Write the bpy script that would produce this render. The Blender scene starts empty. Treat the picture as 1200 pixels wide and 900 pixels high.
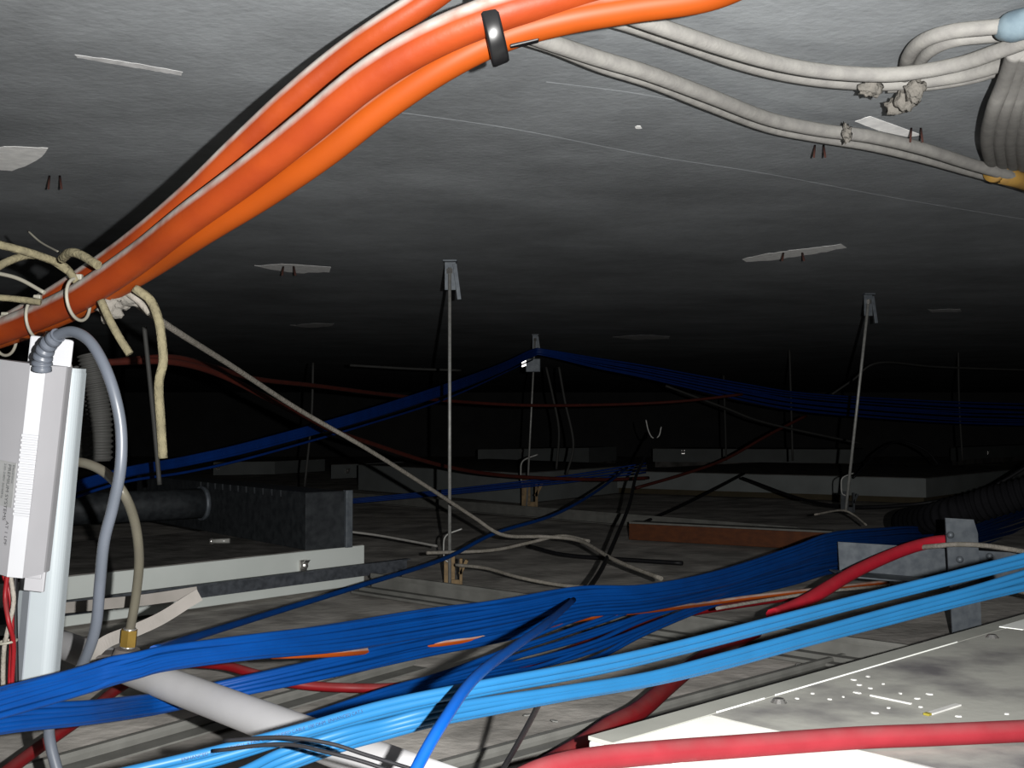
import bpy, bmesh, math, random
from mathutils import Vector, Matrix, noise
random.seed(7)
SC = bpy.context.scene
COL = SC.collection
# ------------------------------------------------------------------ camera
F = 1300.0
PITCH = math.atan(47.0 / F)
CAM = Vector((0, 0, 0.40))
FW = Vector((0, math.cos(PITCH), math.sin(PITCH)))
UP = Vector((0, -math.sin(PITCH), math.cos(PITCH)))
RT = Vector((1, 0, 0))
SLAB = 0.80

def ray(px, py):
    return FW + RT * ((px - 600) / F) + UP * ((450 - py) / F)
def P(px, py, d):
    return CAM + ray(px, py) * d
def PZ(px, py, z):
    r = ray(px, py)
    return CAM + r * ((z - CAM.z) / r.z)
U = Vector((math.cos(math.radians(43)), math.sin(math.radians(43)), 0))   # one grid direction of the void
V = Vector((U.y, -U.x, 0))                                                 # the other one
Z = Vector((0, 0, 1))

# ------------------------------------------------------------------ materials
KEEP = ('slab_concrete', 'chalk_plaster', 'plaster_chip', 'bright_clip', 'dusty_tile_back', 'clean_enamel')
def mat(name, col, rough=.6, metal=0., col2=None, scale=30., bump=0., bscale=60., dust=None, dustamt=.8, spec=.5, stretch=None, lo=.35, hi=.65, dlo=.15, dhi=.8):
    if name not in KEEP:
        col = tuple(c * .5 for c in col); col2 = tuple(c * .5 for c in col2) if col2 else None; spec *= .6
        dust = tuple(c * .5 for c in dust) if dust else None
    m = bpy.data.materials.new(name); m.use_nodes = True
    nt = m.node_tree; N = nt.nodes; L = nt.links
    b = N['Principled BSDF']
    b.inputs['Roughness'].default_value = rough
    b.inputs['Metallic'].default_value = metal
    b.inputs['Specular IOR Level'].default_value = spec
    tc = N.new('ShaderNodeTexCoord')
    mp = N.new('ShaderNodeMapping'); L.new(tc.outputs['Object'], mp.inputs[0])
    if stretch: mp.inputs['Scale'].default_value = stretch
    n1 = N.new('ShaderNodeTexNoise'); n1.inputs['Scale'].default_value = scale; n1.inputs['Detail'].default_value = 6
    L.new(mp.outputs[0], n1.inputs['Vector'])
    mr = N.new('ShaderNodeMapRange'); mr.inputs[1].default_value = lo; mr.inputs[2].default_value = hi
    L.new(n1.outputs[0], mr.inputs[0])
    mx = N.new('ShaderNodeMix'); mx.data_type = 'RGBA'
    c2 = col2 or tuple(c * .8 for c in col)
    mx.inputs[6].default_value = (*col, 1); mx.inputs[7].default_value = (*c2, 1)
    L.new(mr.outputs[0], mx.inputs[0])
    out = mx.outputs[2]
    if dust:
        g = N.new('ShaderNodeNewGeometry'); sx = N.new('ShaderNodeSeparateXYZ'); L.new(g.outputs['Normal'], sx.inputs[0])
        d1 = N.new('ShaderNodeMapRange'); d1.inputs[1].default_value = dlo; d1.inputs[2].default_value = dhi
        L.new(sx.outputs['Z'], d1.inputs[0])
        n2 = N.new('ShaderNodeTexNoise'); n2.inputs['Scale'].default_value = 45; n2.inputs['Detail'].default_value = 8
        L.new(tc.outputs['Object'], n2.inputs['Vector'])
        d2 = N.new('ShaderNodeMapRange'); d2.inputs[1].default_value = .3; d2.inputs[2].default_value = .6
        d2.inputs[3].default_value = .45; d2.inputs[4].default_value = 1
        L.new(n2.outputs[0], d2.inputs[0])
        mu = N.new('ShaderNodeMath'); mu.operation = 'MULTIPLY'; L.new(d1.outputs[0], mu.inputs[0]); L.new(d2.outputs[0], mu.inputs[1])
        mu2 = N.new('ShaderNodeMath'); mu2.operation = 'MULTIPLY'; L.new(mu.outputs[0], mu2.inputs[0]); mu2.inputs[1].default_value = dustamt
        mx2 = N.new('ShaderNodeMix'); mx2.data_type = 'RGBA'; L.new(mu2.outputs[0], mx2.inputs[0]); L.new(out, mx2.inputs[6])
        mx2.inputs[7].default_value = (*dust, 1); out = mx2.outputs[2]
    L.new(out, b.inputs['Base Color'])
    if bump:
        n3 = N.new('ShaderNodeTexNoise'); n3.inputs['Scale'].default_value = bscale; n3.inputs['Detail'].default_value = 8
        L.new(mp.outputs[0], n3.inputs['Vector'])
        bp = N.new('ShaderNodeBump'); bp.inputs['Strength'].default_value = bump; bp.inputs['Distance'].default_value = .004
        L.new(n3.outputs[0], bp.inputs['Height']); L.new(bp.outputs[0], b.inputs['Normal'])
    return m

def concrete():
    m = mat('slab_concrete', (.4, .4, .4), .92, spec=.15, bump=.22, bscale=90, scale=9)
    nt = m.node_tree; N = nt.nodes; L = nt.links; b = N['Principled BSDF']
    tc = [n for n in N if n.type == 'TEX_COORD'][0]
    def nz(scale, rot, st, lo, hi):
        mp = N.new('ShaderNodeMapping'); mp.inputs['Rotation'].default_value = (0, 0, rot); mp.inputs['Scale'].default_value = st
        L.new(tc.outputs['Object'], mp.inputs[0])
        n = N.new('ShaderNodeTexNoise'); n.inputs['Scale'].default_value = scale; n.inputs['Detail'].default_value = 7; n.inputs['Roughness'].default_value = .65
        L.new(mp.outputs[0], n.inputs['Vector'])
        r = N.new('ShaderNodeMapRange'); r.inputs[1].default_value = .3; r.inputs[2].default_value = .7; r.inputs[3].default_value = lo; r.inputs[4].default_value = hi
        L.new(n.outputs[0], r.inputs[0]); return r.outputs[0]
    a = nz(1.6, .1, (1, 1, 1), .66, 1.2); c = nz(5, -.15, (.8, 1.2, 1), .82, 1.14); f = nz(38, 0, (1, 1, 1), .92, 1.07)
    m1 = N.new('ShaderNodeMath'); m1.operation = 'MULTIPLY'; L.new(a, m1.inputs[0]); L.new(c, m1.inputs[1])
    m2 = N.new('ShaderNodeMath'); m2.operation = 'MULTIPLY'; L.new(m1.outputs[0], m2.inputs[0]); L.new(f, m2.inputs[1])
    vm = N.new('ShaderNodeVectorMath'); vm.operation = 'SCALE'; vm.inputs[0].default_value = (.205, .218, .228); L.new(m2.outputs[0], vm.inputs['Scale'])
    L.new(vm.outputs[0], b.inputs['Base Color'])
    return m

DUST = (.20, .19, .175)
M = dict(
    slab=concrete(),
    patch=mat('chalk_plaster', (.92, .92, .90), .9, scale=60, col2=(.75, .75, .74)),
    floor=mat('dusty_tile_back', (.48, .455, .42), .95, scale=9, col2=(.25, .238, .22), bump=.5, bscale=45, spec=.1),
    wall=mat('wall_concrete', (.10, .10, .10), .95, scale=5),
    blue=mat('blue_jacket', (.0008, .056, .27), .45, scale=25, col2=(.0008, .047, .23), spec=.22, dust=(.03, .08, .2), dustamt=.08),
    lblue=mat('light_blue_jacket', (.011, .102, .24), .45, scale=25, col2=(.010, .090, .21), spec=.22, dust=(.06, .14, .28), dustamt=.1),
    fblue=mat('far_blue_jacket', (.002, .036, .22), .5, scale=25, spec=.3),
    orange=mat('orange_jacket', (.38, .058, .009), .5, scale=14, col2=(.30, .04, .008), dust=(.62, .58, .53), dustamt=1., spec=.3, bump=.15, dlo=-.02, dhi=.35),
    orange2=mat('amber_jacket', (.38, .066, .004), .5, scale=14, col2=(.34, .058, .004), dust=(.5, .45, .4), dustamt=.8, spec=.3, dlo=.1, dhi=.5),
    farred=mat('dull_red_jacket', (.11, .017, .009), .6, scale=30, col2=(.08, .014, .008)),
    red=mat('red_jacket', (.30, .009, .014), .5, scale=30, col2=(.24, .008, .012), dust=DUST, dustamt=.22, spec=.35),
    vivid=mat('vivid_red_jacket', (.74, .024, .05), .5, scale=30, col2=(.62, .02, .042), dust=(.4, .15, .15), dustamt=.15, spec=.3),
    pinkred=mat('bright_red_jacket', (.34, .026, .038), .55, scale=30, col2=(.29, .02, .03), dust=(.30, .14, .14), dustamt=.35, spec=.3),
    greycab=mat('dusty_grey_jacket', (.40, .39, .365), .7, scale=60, col2=(.32, .31, .295), bump=.15, bscale=260, dust=(.52, .51, .47), dustamt=.8, spec=.25),
    rope=mat('cream_rope', (.27, .24, .15), .9, scale=80, col2=(.19, .17, .11), bump=.6, bscale=250, spec=.1),
    twine=mat('pale_twine', (.38, .35, .31), .9, scale=80, col2=(.28, .26, .22), bump=.6, bscale=250, spec=.1),
    nylon=mat('white_nylon', (.42, .40, .33), .5, scale=30),
    blacktie=mat('black_nylon', (.012, .012, .013), .3, scale=30),
    black=mat('black_jacket', (.012, .012, .014), .5, scale=30, spec=.3),
    bwhite=mat('clean_enamel', (.92, .94, .90), .5, scale=20, col2=(.84, .86, .82), spec=.2),
    faint=mat('faint_chalk', (.95, .95, .95), .9, scale=60, col2=(.7, .7, .7)),
    shadeblack=mat('shade_tube_black', (.012, .012, .014), .9, scale=30, spec=.05),  # near-black without sheen, for the tube added as shade at right
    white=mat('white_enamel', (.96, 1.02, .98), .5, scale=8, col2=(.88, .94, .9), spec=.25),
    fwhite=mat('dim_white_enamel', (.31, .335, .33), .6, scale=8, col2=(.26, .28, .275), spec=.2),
    dusttop=mat('dust_layer', (.70, .70, .64), .95, scale=7, col2=(.26, .25, .26), bump=.1, bscale=80, spec=.08, lo=.48, hi=.67),
    lip=mat('thin_dust_lip', (.64, .65, .59), .9, scale=12, col2=(.54, .55, .5), spec=.1),
    darkdust=mat('dark_dust', (.30, .285, .27), .95, scale=12, col2=(.14, .135, .125), bump=.6, bscale=50, spec=.1),
    galv=mat('galvanised_steel', (.20, .225, .25), .5, .3, scale=60, col2=(.13, .15, .175), spec=.4),
    mgalv=mat('weathered_steel', (.15, .165, .19), .6, .25, scale=70, col2=(.085, .095, .11), spec=.3),
    dgalv=mat('dull_galvanised_steel', (.055, .062, .068), .6, .2, scale=50, col2=(.028, .032, .037), spec=.3),
    rail=mat('painted_rail', (.27, .27, .25), .8, scale=20, col2=(.2, .2, .185), spec=.2),
    rod=mat('zinc_rod', (.50, .50, .48), .45, .3, scale=90, col2=(.38, .38, .36)),
    rust=mat('rusty_clip', (.40, .27, .13), .7, .1, scale=60, col2=(.22, .15, .08)),
    chrome=mat('bright_clip', (.75, .73, .7), .2, .9),
    wood=mat('batten_wood', (.16, .045, .009), .75, scale=6, col2=(.11, .03, .007), stretch=(1, 12, 12)),
    yellowed=mat('yellowed_foam', (.10, .08, .045), .9, scale=20),
    boxgrey=mat('grey_plastic', (.47, .47, .495), .5, scale=15, col2=(.44, .44, .465), spec=.3),
    boxridge=mat('white_plastic', (.58, .59, .62), .4, scale=15, col2=(.55, .56, .59), spec=.4),
    tubewhite=mat('white_pvc', (.47, .52, .55), .45, scale=10, col2=(.44, .49, .52), spec=.35),
    tubegrey=mat('grey_pvc_face', (.33, .36, .40), .5, scale=10, spec=.3),
    flex=mat('grey_flex', (.12, .135, .165), .38, scale=30, col2=(.105, .12, .145), spec=.5),
    beige=mat('beige_tube', (.15, .14, .105), .35, scale=30, col2=(.125, .115, .09), spec=.5),
    brass=mat('brass', (.42, .27, .06), .35, .6, scale=40),
    pipe=mat('grey_conduit', (.52, .52, .53), .6, scale=12, col2=(.45, .45, .46), spec=.25),
    gland=mat('brown_grey_gland', (.14, .125, .12), .8, scale=30),
    strap=mat('beige_strap', (.29, .27, .25), .7, scale=40, col2=(.25, .235, .215), spec=.2),
    corr=mat('dark_corrugated', (.07, .07, .066), .7, scale=20),
    ink=mat('ink', (.004, .01, .05), .7), ink2=mat('label_ink', (.05, .05, .055), .7),
    paper=mat('label_paper', (.42, .43, .43), .7, scale=40),
    tape=mat('yellow_tape', (.50, .29, .06), .7, scale=40, col2=(.38, .22, .06)),
    sleeve=mat('pale_blue_wrap', (.30, .40, .46), .5, scale=50, col2=(.2, .28, .34)),
    chip=mat('plaster_chip', (.52, .52, .5), .8), foil=mat('clear_plastic', (.55, .55, .52), .2, scale=60, spec=.8),
    tie=mat('rusty_tie_wire', (.10, .035, .025), .8), yellow=mat('yellow_end', (.45, .38, .05), .6),
    fluff=mat('dust_fluff', (.30, .28, .25), 1., scale=60, col2=(.2, .19, .17), bump=.8, bscale=200, spec=.05),
)

# ------------------------------------------------------------------ builders
def tag(o, label, cat, group=None, kind=None):
    if label: o['label'] = label
    if cat: o['category'] = cat
    if group: o['group'] = group
    if kind: o['kind'] = kind
    return o
def link(name, me, mats, parent=None):
    """Link a mesh given in world space as ONE object, with its origin at the bottom centre of its bounds."""
    for mm in (mats if isinstance(mats, (list, tuple)) else [mats]): me.materials.append(M[mm])
    o = bpy.data.objects.new(name, me); COL.objects.link(o)
    vs = [v.co for v in me.vertices]
    c = Vector(((min(v.x for v in vs) + max(v.x for v in vs)) / 2, (min(v.y for v in vs) + max(v.y for v in vs)) / 2, min(v.z for v in vs)))
    me.transform(Matrix.Translation(-c)); o.location = c
    if parent:
        o.parent = parent
        o.location = c - wloc(parent)
    return o
def wloc(o):
    l = o.location.copy()
    while o.parent: o = o.parent; l += o.location
    return l
def thing(name, loc, label, cat, group=None):
    o = bpy.data.objects.new(name, None); o.empty_display_size = .05; COL.objects.link(o); o.location = loc
    return tag(o, label, cat, group)
def fin(bm, name, mats, parent=None, smooth=False):
    bmesh.ops.recalc_face_normals(bm, faces=bm.faces)
    me = bpy.data.meshes.new(name); bm.to_mesh(me); bm.free()
    if smooth: me.polygons.foreach_set('use_smooth', [True] * len(me.polygons))
    return link(name, me, mats, parent)
def cr(pts, per=10):
    """Catmull-Rom through points (Vectors); returns dense list."""
    p = [2 * pts[0] - pts[1]] + list(pts) + [2 * pts[-1] - pts[-2]]
    out = []
    for i in range(1, len(p) - 2):
        for k in range(per):
            t = k / per
            a, b, c, d = p[i - 1], p[i], p[i + 1], p[i + 2]
            out.append(.5 * ((2 * b) + (c - a) * t + (2 * a - 5 * b + 4 * c - d) * t * t + (3 * b - a - 3 * c + d) * t ** 3))
    out.append(p[-2].copy())
    return out
def frames(path):
    T = []
    for i in range(len(path)):
        a = path[max(i - 1, 0)]; b = path[min(i + 1, len(path) - 1)]
        t = (b - a); T.append(t.normalized() if t.length > 1e-9 else Vector((1, 0, 0)))
    n = Z - T[0] * T[0].dot(Z)
    if n.length < .05: n = Vector((0, 1, 0)) - T[0] * T[0].y
    n.normalize(); fr = []
    for t in T:
        n = n - t * t.dot(n); n.normalize()
        fr.append((t, n.copy(), t.cross(n)))
    return fr
def tube_bm(bm, path, r, seg=8, mi=0, ripple=None):
    fr = frames(path); rings = []; cnt = len(path)
    for i, (p, (t, n, b)) in enumerate(zip(path, fr)):
        rr = r[min(int(i * len(r) / cnt), len(r) - 1)] if isinstance(r, (list, tuple)) and len(r) == cnt else (r(i / (cnt - 1)) if callable(r) else r)
        rings.append([bm.verts.new(p + (n * math.cos(2 * math.pi * k / seg) + b * math.sin(2 * math.pi * k / seg)) * rr) for k in range(seg)])
    for a, c in zip(rings, rings[1:]):
        for k in range(seg):
            f = bm.faces.new((a[k], a[(k + 1) % seg], c[(k + 1) % seg], c[k])); f.material_index = mi; f.smooth = True
    for rg in (rings[0], rings[-1]):
        f = bm.faces.new(rg); f.material_index = mi
    return fr
def tube(name, pts, r, m, parent=None, seg=8, per=10):
    bm = bmesh.new(); tube_bm(bm, cr(pts, per), r, seg); return fin(bm, name, m, parent)
def straight(name, a, b, r, m, parent=None, seg=10):
    bm = bmesh.new(); tube_bm(bm, [a, a.lerp(b, .5), b], r, seg); return fin(bm, name, m, parent)
def box_bm(bm, o, ax, ay, az, x0, x1, y0, y1, z0, z1, bev=0., mi=0):
    b2 = bmesh.new(); bmesh.ops.create_cube(b2, size=1)
    for v in b2.verts:
        v.co = Vector(((x0 + x1) / 2 + v.co.x * (x1 - x0), (y0 + y1) / 2 + v.co.y * (y1 - y0), (z0 + z1) / 2 + v.co.z * (z1 - z0)))
    if bev: bmesh.ops.bevel(b2, geom=list(b2.edges), offset=bev, segments=2, affect='EDGES', profile=.5)
    mp = {}
    for v in b2.verts: mp[v] = bm.verts.new(o + ax * v.co.x + ay * v.co.y + az * v.co.z)
    for f in b2.faces:
        nf = bm.faces.new([mp[v] for v in f.verts]); nf.material_index = mi
    b2.free()
def box(name, o, ax, ay, az, x0, x1, y0, y1, z0, z1, m, parent=None, bev=0.):
    bm = bmesh.new(); box_bm(bm, o, ax, ay, az, x0, x1, y0, y1, z0, z1, bev); return fin(bm, name, m, parent)
def prism_bm(bm, prof, a, axis_u, axis_v, axis_w, length, mi=0):
    """Extrude a closed 2-D profile (u,v) along axis_w from a."""
    r0 = [bm.verts.new(a + axis_u * u + axis_v * v) for u, v in prof]
    r1 = [bm.verts.new(a + axis_u * u + axis_v * v + axis_w * length) for u, v in prof]
    k = len(prof)
    for i in range(k):
        f = bm.faces.new((r0[i], r0[(i + 1) % k], r1[(i + 1) % k], r1[i])); f.material_index = mi
    bm.faces.new(r0); bm.faces.new(r1)
def px(pts): return [P(*p) for p in pts]

# ------------------------------------------------------------------ setting
bm = bmesh.new()
box_bm(bm, Vector((0, 0, 0)), RT, Vector((0, 1, 0)), Z, -8.5, 9, -2, 14, SLAB, SLAB + .2)
def patch(pts, mi=1, th=.0005):
    pp = [Vector((x, y, 0)) for x, y in pts]; fine = []
    for a, b in zip(pp, pp[1:] + pp[:1]):
        n = max(2, int((b - a).length / 6))
        for k in range(n):
            q = a.lerp(b, k / n); w = noise.noise(q * .23) * 1.6 + noise.noise(q * .7) * .9
            fine.append((q.x + w * .8, q.y + w * .55))
    vs = [PZ(x, y, SLAB) for x, y in fine]
    top = [bm.verts.new(v - Z * .0001) for v in vs]; bot = [bm.verts.new(v - Z * th) for v in vs]
    k = len(vs)
    for f in [bm.faces.new(bot)] + [bm.faces.new((top[i], top[(i + 1) % k], bot[(i + 1) % k], bot[i])) for i in range(k)]: f.material_index = mi
patch([(-12, 176), (4, 171), (30, 172), (56, 173), (50, 184), (36, 192), (14, 200), (-12, 198)])
patch([(298, 311), (330, 309), (360, 311), (388, 313), (386, 319), (350, 320), (318, 316)])
patch([(870, 304), (900, 297), (945, 291), (986, 286), (992, 290), (950, 298), (905, 305), (875, 307)])
patch([(1002, 142), (1020, 136), (1045, 145), (1080, 158), (1062, 160), (1030, 153)])
patch([(718, 395), (750, 392), (785, 394), (784, 397), (745, 398)], 2)
patch([(340, 381), (365, 379), (392, 379), (390, 382), (360, 384)], 2)
patch([(1088, 363), (1125, 362), (1127, 365), (1092, 366)], 2)
patch([(744, 148), (750, 147), (752, 150), (746, 151)])
patch([(88, 64), (120, 68), (160, 74), (214, 84), (212, 88), (158, 79), (118, 72), (90, 67)], 2)
def seam(pts, w=.004, h=.0008):
    tube_bm(bm, [p + Z * (w - h) for p in cr([PZ(x, y, SLAB) for x, y in pts], 8)], w, 10, 0)
seam([(440, 128), (600, 151), (760, 182), (900, 204), (1060, 234), (1230, 262)], .004, .0007)
seam([(640, 96), (760, 112), (900, 140)], .003, .0005)
ceil = fin(bm, 'ceiling', ['slab', 'patch', 'faint']); tag(ceil, 'bare grey concrete slab with chalky plaster marks', 'ceiling', kind='structure')

bm = bmesh.new()
bmesh.ops.create_grid(bm, x_segments=180, y_segments=160, size=1)
for v in bm.verts:
    v.co = Vector((v.co.x * 8.75 + .25, v.co.y * 8 + 6, 0))
    q = v.co * 6; v.co.z = -.004 + .004 * noise.noise(q) - .004
box_bm(bm, Vector((0, 0, 0)), RT, Vector((0, 1, 0)), Z, -8.5, 9, -2, 14, -.06, -.02)
floor = fin(bm, 'floor', 'floor', smooth=False); tag(floor, 'dusty backs of suspended ceiling tiles', 'floor', kind='structure')
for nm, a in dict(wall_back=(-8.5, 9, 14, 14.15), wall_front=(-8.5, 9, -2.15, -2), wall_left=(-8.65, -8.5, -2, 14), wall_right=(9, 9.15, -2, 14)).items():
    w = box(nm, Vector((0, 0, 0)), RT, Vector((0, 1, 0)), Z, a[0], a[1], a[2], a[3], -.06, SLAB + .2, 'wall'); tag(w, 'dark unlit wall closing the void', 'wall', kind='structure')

# ------------------------------------------------------------------ ceiling grid runners
def runner(name, a, b, h, w, label, m='rail', group=None):
    d = (b - a).normalized(); s = d.cross(Z); t = thing(name, a.lerp(b, .5) * 1, label, 'ceiling rail', group)
    t.location.z = 0; L = (b - a).length
    bm = bmesh.new()
    prism_bm(bm, [(-w, 0), (w, 0), (w, .0025), (-w, .0025)], a, s, Z, d, L); fin(bm, 'flange', m, t)
    bm = bmesh.new()
    prism_bm(bm, [(-.0015, .0025), (.0015, .0025), (.0015, h - .011), (-.0015, h - .011)], a, s, Z, d, L); fin(bm, 'web', m, t)
    bm = bmesh.new()
    prism_bm(bm, [(-.005, h - .011), (.005, h - .011), (.006, h - .005), (.004, h), (-.004, h), (-.006, h - .005)], a, s, Z, d, L); fin(bm, 'bulb', m, t)
    return t
a = PZ(436, 692, 0); b = PZ(1012, 778, 0); dd = (b - a).normalized()
runner('ceiling_grid_runner', a, b + dd * .12, .042, .02, 'pale ribbed grid rail crossing behind the blue cables from the near rod', 'rail')
ribs = [o for o in COL.objects if o.name.startswith('ceiling_grid_runner') and o.type == 'EMPTY'][0]
for k_ in (.05, .075):
    sd = dd.cross(Z); sd = sd if sd.y < 0 else -sd
    bm = bmesh.new(); box_bm(bm, a, dd, sd, Z, 0, (b - a).length + .12, .0205 + (k_ - .05), .042 + (k_ - .05), .0005, .014 if k_ < .06 else .007, .002); fin(bm, 'rib', 'rail', ribs)
a = PZ(440, 590, 0); b = PZ(740, 616, 0); dd = (b - a).normalized()
runner('ceiling_grid_runner', a - dd * 1.2, b + dd * .75, .045, .02, 'far grey grid rail running up to the brown batten')
a = PZ(95, 893, 0); b = PZ(437, 795, 0); dd = (b - a).normalized()
runner('ceiling_grid_runner', a - dd * .25, b + dd * .1, .016, .03, 'dusty grid rail at lower left under the light blue cables')
a = PZ(560, 893, 0); b = PZ(700, 853, 0)
dd = U
runner('ceiling_grid_runner', a - dd * .15, a + dd * .95, .013, .025, 'dusty grid rail along the edge of the near white luminaire')

# ------------------------------------------------------------------ luminaires
def screw(o, parent, r=.0085):
    bm = bmesh.new()
    bmesh.ops.create_cone(bm, cap_ends=True, segments=12, radius1=r, radius2=r * .55, depth=.004, matrix=Matrix.Translation(o + Z * .002))
    s = fin(bm, 'screw', 'chrome', parent); return s
def clip(o, along, out, parent, s=1.):
    bm = bmesh.new()
    box_bm(bm, o, along, out, Z, -.009 * s, .009 * s, 0, .006 * s, -.012 * s, .012 * s, .001)
    box_bm(bm, o, along, out, (Z + out).normalized(), -.007 * s, .007 * s, .004 * s, .008 * s, .0, .018 * s, .001)
    bmesh.ops.create_uvsphere(bm, u_segments=12, v_segments=8, radius=.0095 * s, matrix=Matrix.Translation(o + out * .006 * s))  # glossy dome added so the clip always glints in the flash
    return fin(bm, 'spring_clip', 'chrome', parent)
# near right one
H1 = .12
C1 = PZ(689, 862, H1)
t = thing('recessed_luminaire', Vector((C1.x, C1.y, 0)) + U * .6 + V * .3, 'large near white luminaire housing with dusty lid, carrying a pink-red cable', 'light fixture')
o = Vector((C1.x, C1.y, 0))
bm = bmesh.new(); box_bm(bm, o, U, V, Z, 0, 1.3, 0, .62, .0, H1 - .004, .003); fin(bm, 'housing', 'white', t)
bm = bmesh.new(); box_bm(bm, o, U, V, Z, .0, 1.3, 0, .03, H1 - .004, H1 - .0002, .0006); fin(bm, 'edge_lip', 'lip', t)
bm = bmesh.new(); box_bm(bm, o, U, V, Z, 0, .137, .031, .62, H1 - .004, H1 - .0006, .0006); e = fin(bm, 'end_cover', 'bwhite', t); e['label'] = 'clean bright white end cover'
bm = bmesh.new(); box_bm(bm, o, U, V, Z, .138, 1.3, .0312, .62, H1 - .004, H1, .0008); e = fin(bm, 'lid', 'dusttop', t); e['label'] = 'grey dusty lid'
bm = bmesh.new(); box_bm(bm, o, U, V, Z, .25, .66, .0302, .0312, H1 - .002, H1 + .001); box_bm(bm, o, U, V, Z, .15, .23, .0302, .0312, H1 - .002, H1 + .001); e = fin(bm, 'seam_highlight', 'bwhite', t)  # highlight along the seam, painted in as white strips
for x, y in ((913, 823), (1163, 747)): screw(PZ(x, y, H1), t)
bm = bmesh.new(); q = PZ(1192, 733, H1); box_bm(bm, q, U, V, Z, -.03, .2, -.012, .02, -.0005, .001); e = fin(bm, 'wiped_mark', 'bwhite', t)
# left one
HL = .10
CL = PZ(427, 685, 0); BL = PZ(75, 735, 0); uL = (CL - BL).normalized(); vL = Vector((uL.y, -uL.x, 0))
t = thing('recessed_luminaire', CL - uL * .4 - vL * .3, 'long white luminaire housing at left with dark dusty top under the plenum plate', 'light fixture')
bm = bmesh.new(); box_bm(bm, CL, uL, vL, Z, -1.2, 0, -.6, 0, 0, HL - .002, .002); fin(bm, 'housing', 'white', t)
bm = bmesh.new(); box_bm(bm, CL, uL, vL, Z, -1.198, -.002, -.598, -.004, HL - .002, HL, .0005); e = fin(bm, 'dusty_lid', 'darkdust', t); e['label'] = 'lid under dark dust'
k = PZ(365, 668, .058); clip(CL + uL * ((k - CL).dot(uL)) + Z * .066, uL, vL, t, 1.1)
k = PZ(86, 702, .07); clip(CL + uL * ((k - CL).dot(uL)) + Z * .072, uL, vL, t, 1.1)
bar = thing('carrier_bar', CL - uL * .3 + vL * .016, 'dull galvanised bar running along the left luminaire\'s white side', 'metal bar')
bm = bmesh.new(); prism_bm(bm, [(.012, .0), (.016, 0), (.016, .055), (.012, .055)], CL - uL * 1.0, vL, Z, uL, 1.13); 
for f in bm.faces: pass
for v in bm.verts: v.co.z += 0 if v.co.z > .03 else .024
fin(bm, 'web', 'mgalv', bar)
bm = bmesh.new(); prism_bm(bm, [(.012, .052), (.03, .052), (.03, .055), (.012, .055)], CL - uL * 1.0, vL, Z, uL, 1.13); fin(bm, 'top_flange', 'mgalv', bar)
bm = bmesh.new(); box_bm(bm, CL, uL, vL, Z, -.95, -.94, .012, .018, 0, .03); fin(bm, 'foot', 'dgalv', bar)
bm = bmesh.new(); box_bm(bm, CL, uL, vL, Z, .1, .11, .012, .018, 0, .03); fin(bm, 'foot', 'dgalv', bar)
# plenum plate with spigot, standing on the left luminaire
pr = PZ(358, 645, HL); pl = P(232, 612, 3.15); pl.z = HL; wd = (pr - pl).normalized(); nd = Vector((-wd.y, wd.x, 0))
if nd.y > 0: nd = -nd
t = thing('plenum_box', (pr + pl) / 2, 'dull metal air plenum plate standing on the left luminaire, with a round spigot', 'duct box')
W = (pr - pl).length
hp = .137
bm = bmesh.new(); box_bm(bm, pr, wd, nd, Z, -1.15, 0, -.105, 0, 0, hp, .002); fin(bm, 'shell', 'dgalv', t)
bm = bmesh.new(); box_bm(bm, pr, wd, nd, Z, -.004, .012, -.121, -.103, 0, hp + .002, .001); fin(bm, 'end_flange', 'galv', t)
bm = bmesh.new(); box_bm(bm, pr, wd, nd, Z, 0, .003, -.103, .002, .0, hp - .002, .0006)
e = fin(bm, 'joint_plate', 'dgalv', t)
for i in range(11): box('fold_tab', pr, wd, nd, Z, -.14 - i * .05, -.128 - i * .05, 0, .004, hp - .016, hp, 'dgalv', t)
sp = P(228, 592, 3.1); sp = pr + wd * ((sp - pr).dot(wd)) + Z * .078
bm = bmesh.new(); tube_bm(bm, [sp, sp + nd * .1, sp + nd * .75], .042, 20); fin(bm, 'spigot', 'dgalv', t)
bm = bmesh.new(); tube_bm(bm, [sp, sp + nd * .012], .048, 20); fin(bm, 'collar', 'galv', t)
# debris on it
k = PZ(260, 637, HL); o = thing('plastic_clip', k, 'small clear plastic piece lying on the dark dusty lid', 'scrap')
straight('tube_piece', k - RT * .022 + Z * .006, k + RT * .02 + Z * .007, .006, 'foil', o); straight('end_cap', k - RT * .03 + Z * .006, k - RT * .022 + Z * .006, .0075, 'chrome', o)

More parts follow.
